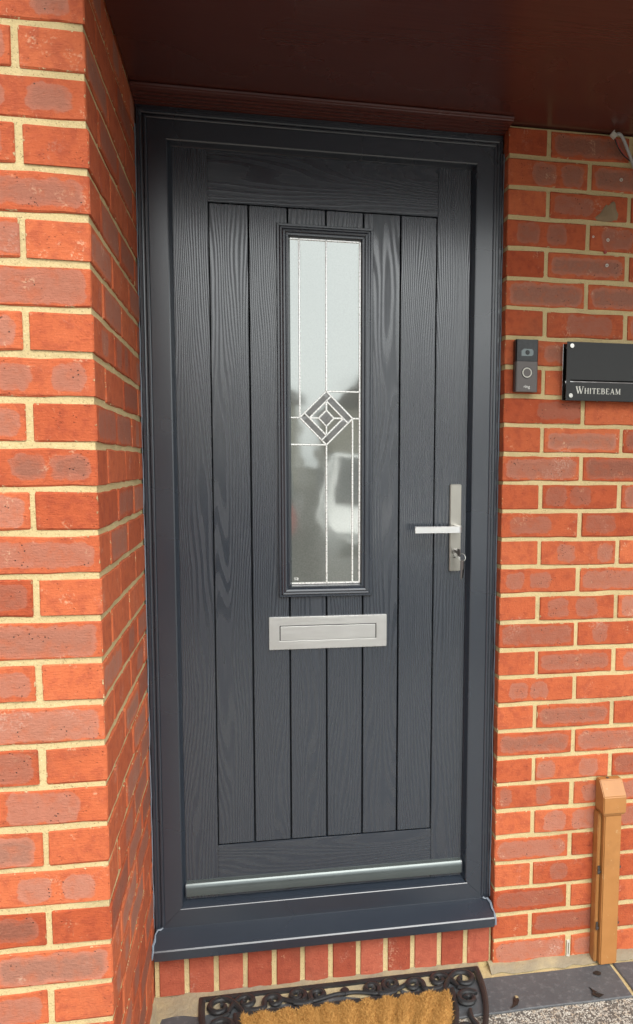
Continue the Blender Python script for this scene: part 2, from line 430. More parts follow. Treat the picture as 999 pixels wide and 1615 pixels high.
# ------------------------------------------------------------------ brickwork
def brick_mesh(L, seed, D=.1025, Hh=.065, mat='brick'):
    L -= .0012; Hh -= .0014
    rg = random.Random(seed)
    bm = bmesh.new(); bmesh.ops.create_cube(bm, size=1)
    for v in bm.verts: v.co = Vector((v.co.x*L, v.co.y*D, v.co.z*Hh))
    ex = [e for e in bm.edges if abs(e.verts[0].co.x-e.verts[1].co.x) > .01]
    bmesh.ops.subdivide_edges(bm, edges=ex, cuts=4 if L > .15 else 2)
    bmesh.ops.bevel(bm, geom=[e for e in bm.edges if len(e.link_faces) == 2 and e.calc_face_angle(0) > .6], offset=.0022, segments=1, affect='EDGES')
    for v in bm.verts:
        ej = .0005 if abs(v.co.x) > L/2-.004 else .0014
        v.co += Vector((rg.uniform(-1, 1)*ej, rg.uniform(-1, 1)*.0006, rg.uniform(-1, 1)*.0017))
    me = bpy.data.meshes.new('brick'); bm.to_mesh(me); bm.free(); me.materials.append(MT[mat])
    return me
BM = {('S', i): brick_mesh(.215, i) for i in range(8)}
BM.update({('H', i): brick_mesh(.1025, 50+i) for i in range(5)})
rb = random.Random(11)
def brick(parent, c, rotz=0, half=False, spec=None, mirror=False):
    """spec: list of (centre 0..1 along the face left to right, half length 0..0.5) and darkness"""
    k = 'H' if half else 'S'
    o = bpy.data.objects.new('brick', BM[(k, rb.randrange(5 if half else 8))])
    link(o, parent)
    o.location = Vector(c)+Vector((rb.uniform(-.001, .001), rb.uniform(-.0009, .0009), rb.uniform(-.0007, .0007)))
    o.rotation_euler = (rb.uniform(-.003, .003), rb.uniform(-.0025, .0025), rotz+rb.uniform(-.0025, .0025))
    L = .1025 if half else .215
    o['half_length'] = L/2; o['half_height'] = .0325
    pats, dark = spec if spec else ([], .5)
    sg = -1 if mirror else 1
    for nm, i in (('a', 0), ('b', 1)):
        if i < len(pats):
            o['patch_'+nm] = float(sg*(pats[i][0]-.5)*L); o['half_'+nm] = float(pats[i][1]*L)
        else: o['patch_'+nm] = 0.0; o['half_'+nm] = 0.0
    o['dark'] = float(dark)*.65
    return o
FULL = [(.5, .455)]
def rspec(p_full=.42, p_two=.25):
    u = rb.random(); dk = rb.uniform(.2, .9)
    if u < p_full: return ([(rb.uniform(.48, .52), rb.uniform(.42, .46))], dk)
    if u < p_full+p_two: return ([(rb.uniform(.18, .32), rb.uniform(.10, .15)), (rb.uniform(.6, .8), rb.uniform(.10, .15))], dk*.6)
    if u < p_full+p_two+.1: return ([(rb.uniform(.3, .7), rb.uniform(.13, .25))], dk*.6)
    return ([], .5)
F, P = lambda d=.5: (FULL, d), ([], .5)
B = lambda *a, d=.3: (list(a), d)
ZC = lambda j: .0375+.075*j        # centre height of course j

WR = thing('brick_wall', 'red brick wall right of the door with cream mortar joints', 'wall')
MB().box(.0034, 1.236, .0034, .24, 0, 2.2475).build('mortar', 'mortar', WR)
RW = {0: [F(.2), B((.25, .2)), B((.2, .2))], 1: [F(.35), P], 2: [F(.25), P], 3: [B((.35, .12)), B((.6, .2))], 4: [F(.3), P], 5: [B((.28, .15), (.68, .16)), B((.3, .15))],
      6: [B((.13, .08), (.64, .10)), B((.22, .11), (.75, .12))], 7: [B((.14, .12), (.72, .13)), F(.4)], 8: [F(.8), F(.5)], 9: [F(.7), P], 10: [B((.27, .12), (.55, .12)), P],
      11: [F(.5), B((.3, .2))], 12: [F(.35), B((.3, .1))], 13: [B((.24, .14), (.62, .14)), B((.15, .10))], 14: [B((.2, .12), (.53, .14)), F(.3)], 15: [B((.33, .12), (.85, .10)), P],
      16: [B((.38, .27)), B((.25, .20), (.85, .15))], 17: [B((.18, .13), (.50, .14)), F(.6)], 18: [F(.5), F(.9)], 19: [F(.8), F(.7)], 20: [B((.72, .28), d=.1), P],
      21: [B((.6, .25)), F(.3)], 22: [B((.75, .25), d=.6), F(.4)], 23: [B((.55, .3), d=.2), F(.9)], 24: [F(1), F(1)], 25: [F(1), P], 26: [B((.27, .14), (.62, .13), d=.6), B((.35, .2), d=.5)],
      27: [B((.30, .25), d=.2), F(.4)], 28: [B((.45, .15), (.80, .14), d=.7), F(1)], 29: [F(1), B((.5, .3), d=.5)]}
for j in range(30):
    tab = RW[j]
    if j % 2:
        brick(WR, (.05125, .1075, ZC(j)), R(90), False, None); x0 = .1125
    else: x0 = 0
    for i in range(6 if j % 2 == 0 else 5):
        xs = x0+.225*i
        if xs+.215 > 1.25: break
        if j == 0 and i == 1: xs += .006
        brick(WR, (xs+.1075, .05125, ZC(j)), 0, False, tab[i] if i < len(tab) else rspec())

LX, LY = -.91, -.5773
WL = thing('brick_wall', 'red brick pier left of the door with deep shaded return', 'wall')
MB().box(-1.83, LX-.0034, LY+.0034, .24, 0, 2.39).build('mortar', 'mortar', WL)
LW = {28: B((.75, .14), (.2, .2), d=.6), 26: B((.73, .16), (.25, .16), d=.6), 24: F(.6), 22: F(.3), 20: B((.80, .13), (.4, .13), d=.4), 18: B((.48, .14), (.80, .15), d=.9), 16: F(.25), 14: F(.6), 12: F(.3), 10: B((.36, .15), (.62, .15), d=.2),
      8: B((.40, .13), (.75, .13), d=.3), 6: ([(.52, .44)], 1), 4: F(.4), 2: B((.3, .15), (.7, .15)), 0: F(.5), 30: F(.6)}
LO = {27: B((.85, .10)), 25: B((.6, .3), d=.6), 23: B((.85, .2)), 21: B((.55, .4), d=.4), 19: F(.5), 17: F(.2), 15: F(.3), 13: F(.2), 11: F(.3), 9: ([(.5, .43)], 1), 7: ([(.5, .44)], 1), 5: F(.3)}
for j in range(32):
    z = ZC(j)
    if j % 2 == 0:
        xs = LX-.1075
        for i in range(4): brick(WL, (xs-.225*i, LY+.05125, z), 0, False, LW.get(j) if i == 0 else rspec())
        for d in (.1125, .3375, .5625):
            L2 = d+.1075
            brick(WL, (LX-.05125, LY+L2, z), R(90), False, rspec(.5, .1))
    else:
        for d in (0, .225, .45): brick(WL, (LX-.05125, LY+d+.1075, z), R(90), False, rspec(.5, .1))
        xs = LX-.1125-.1075
        for i in range(4): brick(WL, (xs-.225*i, LY+.05125, z), 0, False, LO.get(j) if i == 0 and j in LO else rspec())

TH = thing('brick_step', 'row of upright red bricks under the door sill', 'step')
MB().box(-.908, -.002, .0165, .1, -.008, .140).build('mortar', 'mortar', TH)
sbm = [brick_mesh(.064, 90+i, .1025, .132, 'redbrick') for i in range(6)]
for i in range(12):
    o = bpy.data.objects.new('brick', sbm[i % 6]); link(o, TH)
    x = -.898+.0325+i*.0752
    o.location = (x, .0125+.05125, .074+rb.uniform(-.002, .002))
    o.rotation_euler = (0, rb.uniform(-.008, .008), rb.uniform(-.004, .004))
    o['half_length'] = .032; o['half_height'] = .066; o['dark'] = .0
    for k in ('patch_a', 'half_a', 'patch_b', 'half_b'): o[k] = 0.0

# ------------------------------------------------------------------ canopy
CN = thing('porch_canopy', 'dark mahogany brown porch canopy soffit over the door', 'canopy')
ZS = 2.2515
MB().box(-.9085, 1.6, -.86, .24, ZS, ZS+.02).build('soffit', 'soffit', CN)
MB().box(-.9085, 1.6, -.885, -.8605, ZS-.025, ZS+.17).build('fascia', 'soffit', CN, .003)
MB().box(-.9085, 1.6, -.86, .24, ZS+.021, ZS+.18).build('roof', 'roof', CN)
prof = [(.10, ZS-.0005), (-.046, ZS-.0005), (-.048, ZS-.003), (-.047, ZS-.007), (-.043, ZS-.008), (-.042, ZS-.0105), (-.036, ZS-.0115), (-.034, ZS-.0100)]
for k in range(4):
    y = -.030+k*.016
    prof += [(y, ZS-.0106-k*.0012), (y+.0015, ZS-.0114-k*.0012), (y+.012, ZS-.0118-k*.0012), (y+.0135, ZS-.0112-k*.0012)]
prof += [(.036, ZS-.0165), (.10, ZS-.0165)]
MB().prism(prof, -.9085, -.0025, 'x').build('edge_trim', 'soffit', CN)

# ------------------------------------------------------------------ door frame
def ring_members(names, rect, prof, mat, parent, bevel=0):
    """mitred lengths of one moulding round a rectangle; profile of (inset, y), closed behind"""
    x0, x1, z0, z1 = rect
    def corner(u, a, b): return (x0+u if a == 0 else x1-u, z0+u if b == 0 else z1-u)
    seq = [((0, 1), (1, 1)), ((1, 1), (1, 0)), ((1, 0), (0, 0)), ((0, 0), (0, 1))]   # head, right, bottom, left
    out = []
    for nm, (a, b) in zip(names, seq):
        if nm is None: continue
        m = MB(); n = len(prof); g_ = .00025
        A = [(corner(u, *a), y) for u, y in prof]; Bq = [(corner(u, *b), y) for u, y in prof]
        dx, dz = Bq[0][0][0]-A[0][0][0], Bq[0][0][1]-A[0][0][1]; l = math.hypot(dx, dz); dx, dz = dx/l*g_, dz/l*g_
        vs_ = [(p[0]+dx, y, p[1]+dz) for p, y in A]+[(p[0]-dx, y, p[1]-dz) for p, y in Bq]
        m.add(vs_, [tuple(range(n)), tuple(range(n, 2*n))]+[(i, (i+1) % n, n+(i+1) % n, n+i) for i in range(n)])
        out.append(m.build(nm, mat, parent, bevel, 2))
    return out
FR = thing('door_frame', 'anthracite grey moulded door frame set between the brick walls', 'door frame')
fp = [(0, .12), (0, .034), (.002, .031), (.0075, .031), (.0095, .0335), (.0120, .0345), (.0145, .0345), (.0165, .0320), (.0185, .0285), (.0220, .0285), (.0240, .0300), (.0245, .0310), (.0260, .0300),
      (.0680, .0300), (.0705, .0315), (.0760, .0500), (.0775, .0520), (.0785, .0580), (.0785, .12)]
ring_members(['head', 'jamb', None, 'jamb'], (-.9065, -.0035, .172, 2.2285), fp, 'paint', FR, .0006)
ring_members([None, None, 'bottom_rail', None], (-.9065, -.0035, .172, 2.2285), [(0, .12), (0, .0300), (.0635, .0300), (.0652, .0310), (.0768, .0530), (.0785, .0580), (.0785, .12)], 'rail_paint', FR, .0006)
MB().box(-.9065, -.0035, .036, .12, 2.229, 2.2345).build('head_packer', 'paint', FR)
MB().prism([(.10, .191), (.0292, .1885), (.0200, .1845), (-.0150, .1660), (-.0245, .1610), (-.0265, .1575), (-.0265, .1345), (-.0250, .1325), (-.020, .1325), (-.018, .1400), (.10, .1400)], -.9045, -.0045, 'x').build('sill', 'paint', FR, .0009)
def bead(pts, r, parent, name='silicone_bead', flat=1.0):
    rr = [r*rng.uniform(.6, 1.35) for _ in pts]
    return MB().tube([(p[0]+rng.uniform(-.0008, .0008), p[1], p[2]) for p in pts], rr, 6, flat).build(name, 'silicone', parent, smooth=True)
bead([(-.9090, .0335, .19+i*.04) for i in range(51)], .0016, FR)
bead([(-.0014, .0335, .19+i*.04) for i in range(51)], .0015, FR)
for sx, x0 in ((1, -.9085), (-1, -.0015)):
    bead([(x0+sx*.022, .0260, .1930), (x0+sx*.016, .0245, .1890), (x0+sx*.010, .0230, .1900), (x0+sx*.005, .012, .1840), (x0+sx*.004, -.004, .1760), (x0+sx*.001, -.014, .1690), (x0+sx*.002, -.022, .1640), (x0+sx*.001, -.0265, .1540), (x0, -.0265, .1400)], .0026, FR)

# ------------------------------------------------------------------ door leaf
DO = thing('front_door', 'anthracite grey cottage style front door with vertical planks and narrow window', 'door')
YF = .055
MB().box(-.829, -.081, YF+.0200, YF+.05, .247, 2.153).build('core', 'groove', DO)
XL, XR, ZB, ZT = -.744, -.170, .3915, 2.0290
MB().box(-.8285, XL-.0012, YF, YF+.0195, .248, 2.152).build('stile', 'grain_v', DO, .0014)
MB().box(XR+.0012, -.0815, YF, YF+.0195, .248, 2.152).build('stile', 'grain_v', DO, .0014)
MB().box(XL-.0008, XR+.0008, YF+.0005, YF+.0195, ZT+.0012, 2.152).build('rail', 'grain_h', DO, .0014)
MB().box(XL-.0008, XR+.0008, YF+.0005, YF+.0195, .248, ZB-.0012).build('rail', 'grain_h', DO, .0014)
pw = (XR-XL)/6
for i in range(6):
    MB().box(XL+i*pw+.0024, XL+(i+1)*pw-.0024, YF+.0006, YF+.0195, ZB+.0024, ZT-.0024).build('plank', 'grain_v', DO, .0010)
# weather bar
wp = [(YF+.004, .3005), (YF-.001, .3010), (YF-.004, .2990)]
for k in range(9):
    a = k/8*R(95); wp.append((YF-.004-.012*math.sin(a), .267+.031*math.cos(a)))
wp += [(YF-.015, .2635), (YF-.010, .2620), (YF+.004, .2620)]
wb = MB().prism(wp, -.8265, -.0835, 'x').build('weather_bar', 'bar', DO, smooth=True)
MB().prism([(p[0]-.0015, p[1]) for p in wp], -.8285, -.8267, 'x').build('end_cap', 'paint', wb)
MB().prism([(p[0]-.0015, p[1]) for p in wp], -.0833, -.0815, 'x').build('end_cap', 'paint', wb)

# glazing
cas = [(0, YF+.004), (0, .0465), (.0015, .0440), (.0060, .0440), (.0075, .0415), (.0095, .0400), (.0125, .0405), (.0165, .0385), (.0205, .0395), (.0235, .0430), (.0250, .0430), (.0260, .0400), (.0285, .0400), (.0300, .0440), (.0325, .0510), (.0335, .0530), (.0335, YF+.004)]
GF = bpy.data.objects.new('glazing_frame', None); GF.empty_display_size = .05; link(GF, DO)
ring_members(['moulding']*4, (-.5805, -.3375, 1.0510, 1.9880), cas, 'paint', GF, .0004)
MB().box(-.5490, -.3690, .0525, .0545, 1.0830, 1.9560).build('pane', 'glass', GF)
LEADP = .0019
def came(a, b, w=.0021):
    a, b = Vector((a[0], 0, a[1])), Vector((b[0], 0, b[1])); d = (b-a).normalized(); n = Vector((-d.z, 0, d.x))
    m = MB(); Y0, Y1 = .0523, .0500
    pr = [(-w, Y0), (-w*.55, Y1), (w*.55, Y1), (w, Y0)]
    A = [a+n*u+Vector((0, y, 0)) for u, y in pr]; Bq = [b+n*u+Vector((0, y, 0)) for u, y in pr]
    m.add(A+Bq, [(0, 1, 2, 3), (4, 5, 6, 7)]+[(i, (i+1) % 4, 4+(i+1) % 4, 4+i) for i in range(4)])
    return m.build('came', 'lead', GF)
cx, cz = -.457, 1.5125
top, bot, lef, rig = (cx, 1.5805), (cx, 1.4445), (cx-.0675, cz), (cx+.0675, cz)
it, ib, il, ir = (cx, 1.5560), (cx, 1.4685), (cx-.0433, cz), (cx+.0433, cz)
s_t, s_b, s_l, s_r = (cx, 1.5325), (cx, 1.4920), (cx-.0195, cz), (cx+.0195, cz)
e1, e2, e3, e4 = (cx+.0120, 1.5683), (cx+.0557, cz-.0118), (cx-.0120, 1.4566), (cx-.0557, cz+.0118)
gx0, gx1, gz0, gz1 = -.5475, -.3705, 1.0850, 1.9545
for a, b in ((top, lef), (lef, bot), (bot, rig), (rig, top), (il, e1), (it, e2), (ir, e3), (ib, e4), (s_t, s_l), (s_l, s_b), (s_b, s_r), (s_r, s_t),
             (it, s_t), (il, s_l), (ir, s_r), (ib, s_b), (top, (cx, gz1)), (top, (gx1, top[1])), (lef, (gx0, cz)), (lef, (lef[0], gz1)), (rig, (gx1, cz)), (rig, (rig[0], gz0)),
             (bot, (gx0, bot[1])), (bot, (cx, gz0))): came(a, b, .0023)
for a, b in (((gx0, gz1-.001), (gx1, gz1-.001)), ((gx1-.0005, gz0), (gx1-.0005, gz1)), ((gx0, gz0+.001), (gx1, gz0+.001))): came(a, b, .0027)
def bevelp(poly):
    c = (sum(p[0] for p in poly)/len(poly), sum(p[1] for p in poly)/len(poly)); n = len(poly)
    inn = [(c[0]+(p[0]-c[0])*.72, c[1]+(p[1]-c[1])*.72) for p in poly]
    m = MB().add([(p[0], .0522, p[1]) for p in poly]+[(p[0], .0510, p[1]) for p in inn], [tuple(range(n, 2*n))]+[(i, (i+1) % n, n+(i+1) % n, n+i) for i in range(n)])
    return m.build('bevel', 'bevel', GF)
bevelp([lef, top, e1, il]); bevelp([top, rig, e2, it]); bevelp([rig, bot, e3, ir]); bevelp([bot, lef, e4, ib]); bevelp([s_t, s_r, s_b, s_l])
mk = MB()
for (a, b, c, d) in ((-.541, 1.1010, -.5365, 1.1010), (-.541, 1.1010, -.5410, 1.0985), (-.541, 1.0985, -.5365, 1.0985), (-.5365, 1.0985, -.5365, 1.0955), (-.541, 1.0955, -.5365, 1.0955),
                     (-.535, 1.1015, -.5300, 1.0990), (-.535, 1.0975, -.5300, 1.0990), (-.535, 1.0950, -.5300, 1.0950), (-.532, 1.1010, -.5320, 1.0950)):
    mk.tube([(a, .0522, b), (c, .0522, d)], .0006, 4)
mk.build('etched_mark', 'lead', GF)

# letter plate
LP = bpy.data.objects.new('letter_plate', None); LP.empty_display_size = .03; link(LP, DO)
def hole_plate(x0, x1, z0, z1, hx0, hx1, hz0, hz1, y0, y1):
    m = MB()
    o4 = [(x0, z0), (x1, z0), (x1, z1), (x0, z1)]; h4 = [(hx0, hz0), (hx1, hz0), (hx1, hz1), (hx0, hz1)]
    vs_ = [(p[0], y, p[1]) for y in (y0, y1) for p in o4+h4]
    f = []
    for i in range(4):
        k = (i+1) % 4
        f += [(i, k, 4+k, 4+i), (8+i, 12+i, 12+k, 8+k), (i, 8+i, 8+k, k), (4+i, 4+k, 12+k, 12+i)]
    return m.add(vs_, f)
hole_plate(-.6065, -.2975, .9125, .9985, -.5800, -.3250, .9355, .9755, .0495, .0555).build('plate', 'steel', LP, .0011)
MB().box(-.582, -.323, .0545, .0556, .933, .978).build('slot', 'dark', LP)
fl = MB().box(-.5775, -.3275, .0500, .0530, .9362, .9735).build('flap', 'steel', LP, .0009)

# handle
HN = bpy.data.objects.new('handle', None); HN.empty_display_size = .03; link(HN, DO)
MB().box(-.1285, -.0980, .0455, .0555, 1.1120, 1.3445).build('plate', 'nickel', HN, .0018, 3)
MB().cyl((-.1135, .046, 1.2275), (0, -1, 0), .0125, .006, 24).build('rose', 'nickel', HN, .001)
lv = MB()
path = [(-.1120, .042), (-.1120, .012), (-.1128, .006), (-.1155, .0015), (-.120, -.0005), (-.150, -.0005), (-.234, -.0020)]
wd = [.0065, .0065, .0066, .0066, .0062, .0058, .0056]
k = 0; vv = []
for i, (px_, py_) in enumerate(path):
    a = Vector(path[max(i-1, 0)]); b = Vector(path[min(i+1, len(path)-1)]); t_ = (b-a).normalized(); n_ = Vector((-t_.y, t_.x))
    hz = .0085
    for u, zz in ((-wd[i], -hz), (wd[i], -hz), (wd[i], hz), (-wd[i], hz)): vv.append((px_+n_.x*u, py_+n_.y*u, 1.2275+zz))
N = len(path)
lv.add(vv, [(0, 1, 2, 3), tuple(4*(N-1)+q for q in range(4))]+[(4*i+q, 4*i+(q+1) % 4, 4*i+4+(q+1) % 4, 4*i+4+q) for i in range(N-1) for q in range(4)])
lv.build('lever', 'steel', HN, .0016, 3, True)
cy = MB().cyl((-.1135, .0450, 1.1660), (0, -1, 0), .0085, .004, 24); cy.box(-.1180, -.1090, .0415, .0455, 1.1480, 1.1640)
cy.build('lock_cylinder', 'chrome', HN, .0008)

# keys left in the lock
KY = thing('keys', 'dark keys on a split ring hanging from the lock below the lever', 'keys', (-.1135, .041, 1.166))
kb = MB().box(-.1147, -.1123, .014, .0405, 1.1625, 1.1695)
kb.prism([(-.020, -.0098), (.0, -.010), (.004, -.006), (.004, .006), (.0, .010), (-.020, .0098), (-.0235, .005), (-.0235, -.005)], -.1149, -.1121, 'x')
for i in range(len(kb.v)-16, len(kb.v)):
    x_, y_, z_ = kb.v[i]; kb.v[i] = (x_, y_+.014, z_+1.166)
kb.build('key', 'bronze', KY, .0005)
rc = Vector((-.1065, -.004, 1.1545))
MB().tube([rc+Vector((.0085*math.cos(i/24*6.283), .004*math.sin(i/24*6.283), .0095*math.sin(i/24*6.283))) for i in range(24)], .0011, 8, closed=True).build('split_ring', 'chrome', KY, smooth=True)
MB().prism([(-.1125, 1.1475), (-.1035, 1.1490), (-.1040, 1.1240), (-.1062, 1.1210), (-.1070, 1.0990), (-.1090, 1.0965), (-.1118, 1.0985), (-.1112, 1.1240)], -.0075, -.0055, 'y').build('hanging_key', 'bronze', KY, .0004)
MB().prism([(-.1060, 1.1470), (-.0990, 1.1450), (-.1000, 1.1190), (-.1030, 1.0990), (-.1055, 1.0990), (-.1065, 1.1220)], -.0025, -.0005, 'y').build('hanging_key', 'black', KY, .0004)

# ------------------------------------------------------------------ text
def text_mesh(body, size, name, matname, parent, x, y, z, width=None, ext=.0004):
    cu = bpy.data.curves.new(name, 'FONT'); cu.body = body; cu.size = size; cu.extrude = ext; cu.align_x = 'CENTER'; cu.resolution_u = 4
    tmp = bpy.data.objects.new('tmp', cu); col.objects.link(tmp)
    me = bpy.data.meshes.new_from_object(tmp.evaluated_get(bpy.context.evaluated_depsgraph_get()))
    bpy.data.objects.remove(tmp)
    w = max(v.co.x for v in me.vertices)-min(v.co.x for v in me.vertices)
    s = (width/w) if width else 1
    for v in me.vertices: v.co = Vector((x+v.co.x*s, y-v.co.z, z+v.co.y*(s if width else 1)))
    me.materials.append(MT[matname])
    o = bpy.data.objects.new(name, me); link(o, parent)
    return place(o, parent)

# ------------------------------------------------------------------ doorbell
BL = thing('doorbell', 'dark video doorbell with round ringed button fixed beside the door frame', 'doorbell', (.052, 0, 1.585))
MB().box(.0225, .0815, -.010, .0005, 1.5860, 1.7165).build('backplate', 'black', BL, .002)
def rounded(x0, x1, yb, yf, z0, z1, rr=.006):
    poly = [(x0, yb), (x0, yf+rr)]+[(x0+rr-rr*math.cos(a), yf+rr-rr*math.sin(a)) for a in (R(30), R(60), R(90))]+[(x1-rr+rr*math.sin(a), yf+rr-rr*math.cos(a)) for a in (0, R(30), R(60), R(90))]+[(x1, yb)]
    return MB().prism(poly, z0, z1, 'z')
rounded(.0215, .0825, -.0102, -.0270, 1.5850, 1.6618).build('faceplate', 'bronze', BL, .0006)
rounded(.0215, .0825, -.0102, -.0272, 1.6622, 1.7175).build('camera_cover', 'black', BL, .0006)
ln = MB(); ln.prism([(.0360, 1.6755), (.0640, 1.6755), (.0680, 1.6800), (.0680, 1.6885), (.0640, 1.6935), (.0420, 1.6935), (.0360, 1.6885)], -.0276, -.0273, 'y'); ln.build('lens_window', 'lens', BL)
MB().cyl((.0520, -.0274, 1.6845), (0, -1, 0), .0062, .0012, 20, .0045).build('lens', 'black', BL)
def ring(c, r0, r1, y0, y1, n=36):
    m = MB(); pts = [(r_, y) for r_, y in ((r0, y0), (r0, y1), (r1, y1), (r1, y0))]
    vs_ = [(c[0]+r_*math.cos(2*math.pi*i/n), y, c[1]+r_*math.sin(2*math.pi*i/n)) for i in range(n) for r_, y in pts]
    return m.add(vs_, [(4*i+k, 4*i+(k+1) % 4, 4*((i+1) % n)+(k+1) % 4, 4*((i+1) % n)+k) for i in range(n) for k in range(4)])
bt = MB().cyl((.0522, -.0268, 1.6335), (0, -1, 0), .0100, .0012, 30).build('button', 'bronze', BL, .0004)
ring((.0522, 1.6335), .0102, .0128, -.0265, -.0283).build('light_ring', 'white', bt)
ring((.0522, 1.6335), .0131, .0148, -.0265, -.0278).build('bezel', 'black', bt)
text_mesh('ring', .010, 'lettering', 'chrome', BL, .0520, -.0272, 1.5945, .0165)

# ------------------------------------------------------------------ house sign
SG = thing('house_sign', 'black house name sign on chrome standoffs right of the doorbell', 'sign', (.36, 0, 1.565))
SX0, SX1, SZ0, SZ1 = .1582, .560, 1.5655, 1.7155
MB().box(SX0-.004, SX1-.004, -.0130, -.0100, SZ0+.001, SZ1-.004).build('back_panel', 'mirror', SG, .0004)
o4 = [(SX0, SZ0), (SX1, SZ0), (SX1, SZ1), (SX0, SZ1)]
hole_plate(SX0, SX1, SZ0, SZ1, .1692, SX1-.011, 1.6128, 1.6188, -.0310, -.0280).build('front_panel', 'matblack', SG, .0003)
for x in (.1705, SX1-.0125):
    for z in (1.5778, 1.7048):
        m = MB().cyl((x, .0, z), (0, -1, 0), .0052, .0279, 20); m.cyl((x, -.0311, z), (0, -1, 0), .0062, .0035, 20, .0055)
        m.build('standoff', 'chrome', SG, .0005)
# serif capitals, cut through to the mirror behind
def letter(chn):
    T, t_ = .17, .07
    L = {'W': ([((0, 1), (.32, 0), T), ((.32, 0), (.55, .8), t_), ((.45, 1), (.80, 0), T), ((.80, 0), (1.1, 1), t_)], [(-.12, .18, 1), (.38, .66, 1), (.95, 1.22, 1)], 1.22),
         'H': ([((.12, 0), (.12, 1), T), ((.72, 0), (.72, 1), T), ((.12, .5), (.72, .5), t_)], [(0, .26, 0), (0, .26, 1), (.6, .86, 0), (.6, .86, 1)], .9),
         'I': ([((.14, 0), (.14, 1), T)], [(0, .28, 0), (0, .28, 1)], .34),
         'T': ([((.4, 0), (.4, 1), T), ((0, .97), (.8, .97), t_), ((.02, 1), (.02, .78), t_), ((.78, 1), (.78, .78), t_)], [(.26, .54, 0)], .84),
         'E': ([((.14, 0), (.14, 1), T), ((.1, .03), (.66, .03), t_), ((.1, .97), (.62, .97), t_), ((.1, .52), (.50, .52), t_), ((.66, .03), (.68, .24), t_), ((.62, .97), (.62, .78), t_)], [(0, .2, 0), (0, .2, 1)], .74),
         'B': ([((.14, 0), (.14, 1), T), ((.1, .03), (.5, .03), t_), ((.1, .97), (.45, .97), t_), ((.1, .53), (.5, .53), t_), ((.45, .97), (.60, .86), .12), ((.60, .86), (.60, .66), T), ((.60, .66), (.47, .54), .12),
                ((.5, .53), (.68, .40), .12), ((.68, .40), (.68, .16), T), ((.68, .16), (.5, .03), .12)], [(0, .2, 0), (0, .2, 1)], .82),
         'A': ([((.08, 0), (.42, 1), t_), ((.42, 1), (.78, 0), T), ((.20, .34), (.66, .34), t_)], [(-.04, .22, 0), (.62, .92, 0)], .92),
         'M': ([((.14, 0), (.14, 1), t_), ((.14, 1), (.52, .08), T), ((.52, .08), (.92, 1), t_), ((.92, 0), (.92, 1), T)], [(.02, .28, 0), (0, .22, 1), (.78, 1.06, 0), (.84, 1.06, 1)], 1.12)}
    return L[chn]
cur = .1865; lay = 0
for q, chn in enumerate('WHITEBEAM'):
    h = .0185 if q == 0 else .0145
    st_, sf, adv = letter(chn)
    m = MB()
    segs = st_+[((a, b+(.02 if b == 0 else -.02)), (c, b+(.02 if b == 0 else -.02)), .05) for a, c, b in sf]
    for s_i, ((ax, az), (bx, bz), w) in enumerate(segs):
        a = Vector((cur+ax*h*.92, 0, 1.5835+az*h)); b = Vector((cur+bx*h*.92, 0, 1.5835+bz*h)); d = (b-a).normalized(); n = Vector((-d.z, 0, d.x))*w*h*.5
        y1, y0 = -.0312-.00002*s_i, -.0305
        c4 = [a-n, a+n, b+n, b-n]
        m.add([(p.x, y0, p.z) for p in c4]+[(p.x, y1, p.z) for p in c4], [(0, 1, 2, 3), (4, 5, 6, 7)]+[(i, (i+1) % 4, 4+(i+1) % 4, 4+i) for i in range(4)])
    m.build('letter', 'nickel', SG)
    cur += adv*h*.92+.0022

# ------------------------------------------------------------------ cable cover
CV = thing('pipe_cover', 'ochre painted boxed pipe cover standing against the right brick wall', 'pipe cover', (.316, -.03, 0))
MB().box(.2975, .3485, -.050, -.001, .001, .4380).build('channel', 'ochre', CV, .003, 2)
for x0, x1 in ((.2870, .2970), (.3490, .3550)):
    MB().box(x0, x1, -.0330, -.001, .002, .4375).build('side_rail', 'ochre', CV, .002)
MB().box(.2930, .3540, -.0520, -.001, .4385, .4440).build('collar', 'ochre', CV, .001)
MB().prism([(-.001, .4445), (-.058, .4445), (-.058, .4930), (-.027, .5310), (-.001, .5310)], .2900, .3570, 'x').build('cap', 'ochre', CV, .0025, 2)
for x, z in ((.2920, .275), (.2920, .110), (.3520, .285), (.3520, .120)):
    c_ = MB().box(x-.003, x+.003, -.0370, -.0332, z-.012, z+.012); c_.cyl((x, -.0360, z-.004), (0, -1, 0), .0048, .004, 12)
    c_.build('clip', 'bronze', CV, .0008)
MB().cyl((.318, -.0150, .5311), (0, 0, 1), .004, .002, 12).build('screw', 'bronze', CV)

# ------------------------------------------------------------------ small things on the wall
WV = hole_plate(.2185, .2275, .004, .054, .2212, .2248, .012, .048, -.002, .03)
wv = WV.build('weep_vent', 'white'); tag(wv, 'slim white weep vent in the lowest course of the right wall', 'vent')
mw = MB().box(.2209, .2251, .012, .02, .0115, .0485).build('slot', 'dark', wv)
for (x, z), lab in (((.3063, 2.1369), 'pale wall plug high on the wall just below the loose cable'), ((.2746, 1.9835), 'pale wall plug below the cement smear, upper of the close pair'),
                    ((.2742, 1.9192), 'pale wall plug above the sign, lower of the close pair'), ((.2335, 1.9893), 'small pale wall plug at left of the row below the cement smear')):
    r_ = .0042 if x != .2335 else .0028
    w_ = ring((x, z), r_*.5, r_, .006, -.0022, 18).build('wall_plug', 'white'); tag(w_, lab, 'wall plug', 'wall plugs left in the brickwork')
    MB().cyl((x, .004, z), (0, -1, 0), r_*.55, .003, 12).build('plug_hole', 'dark', w_)
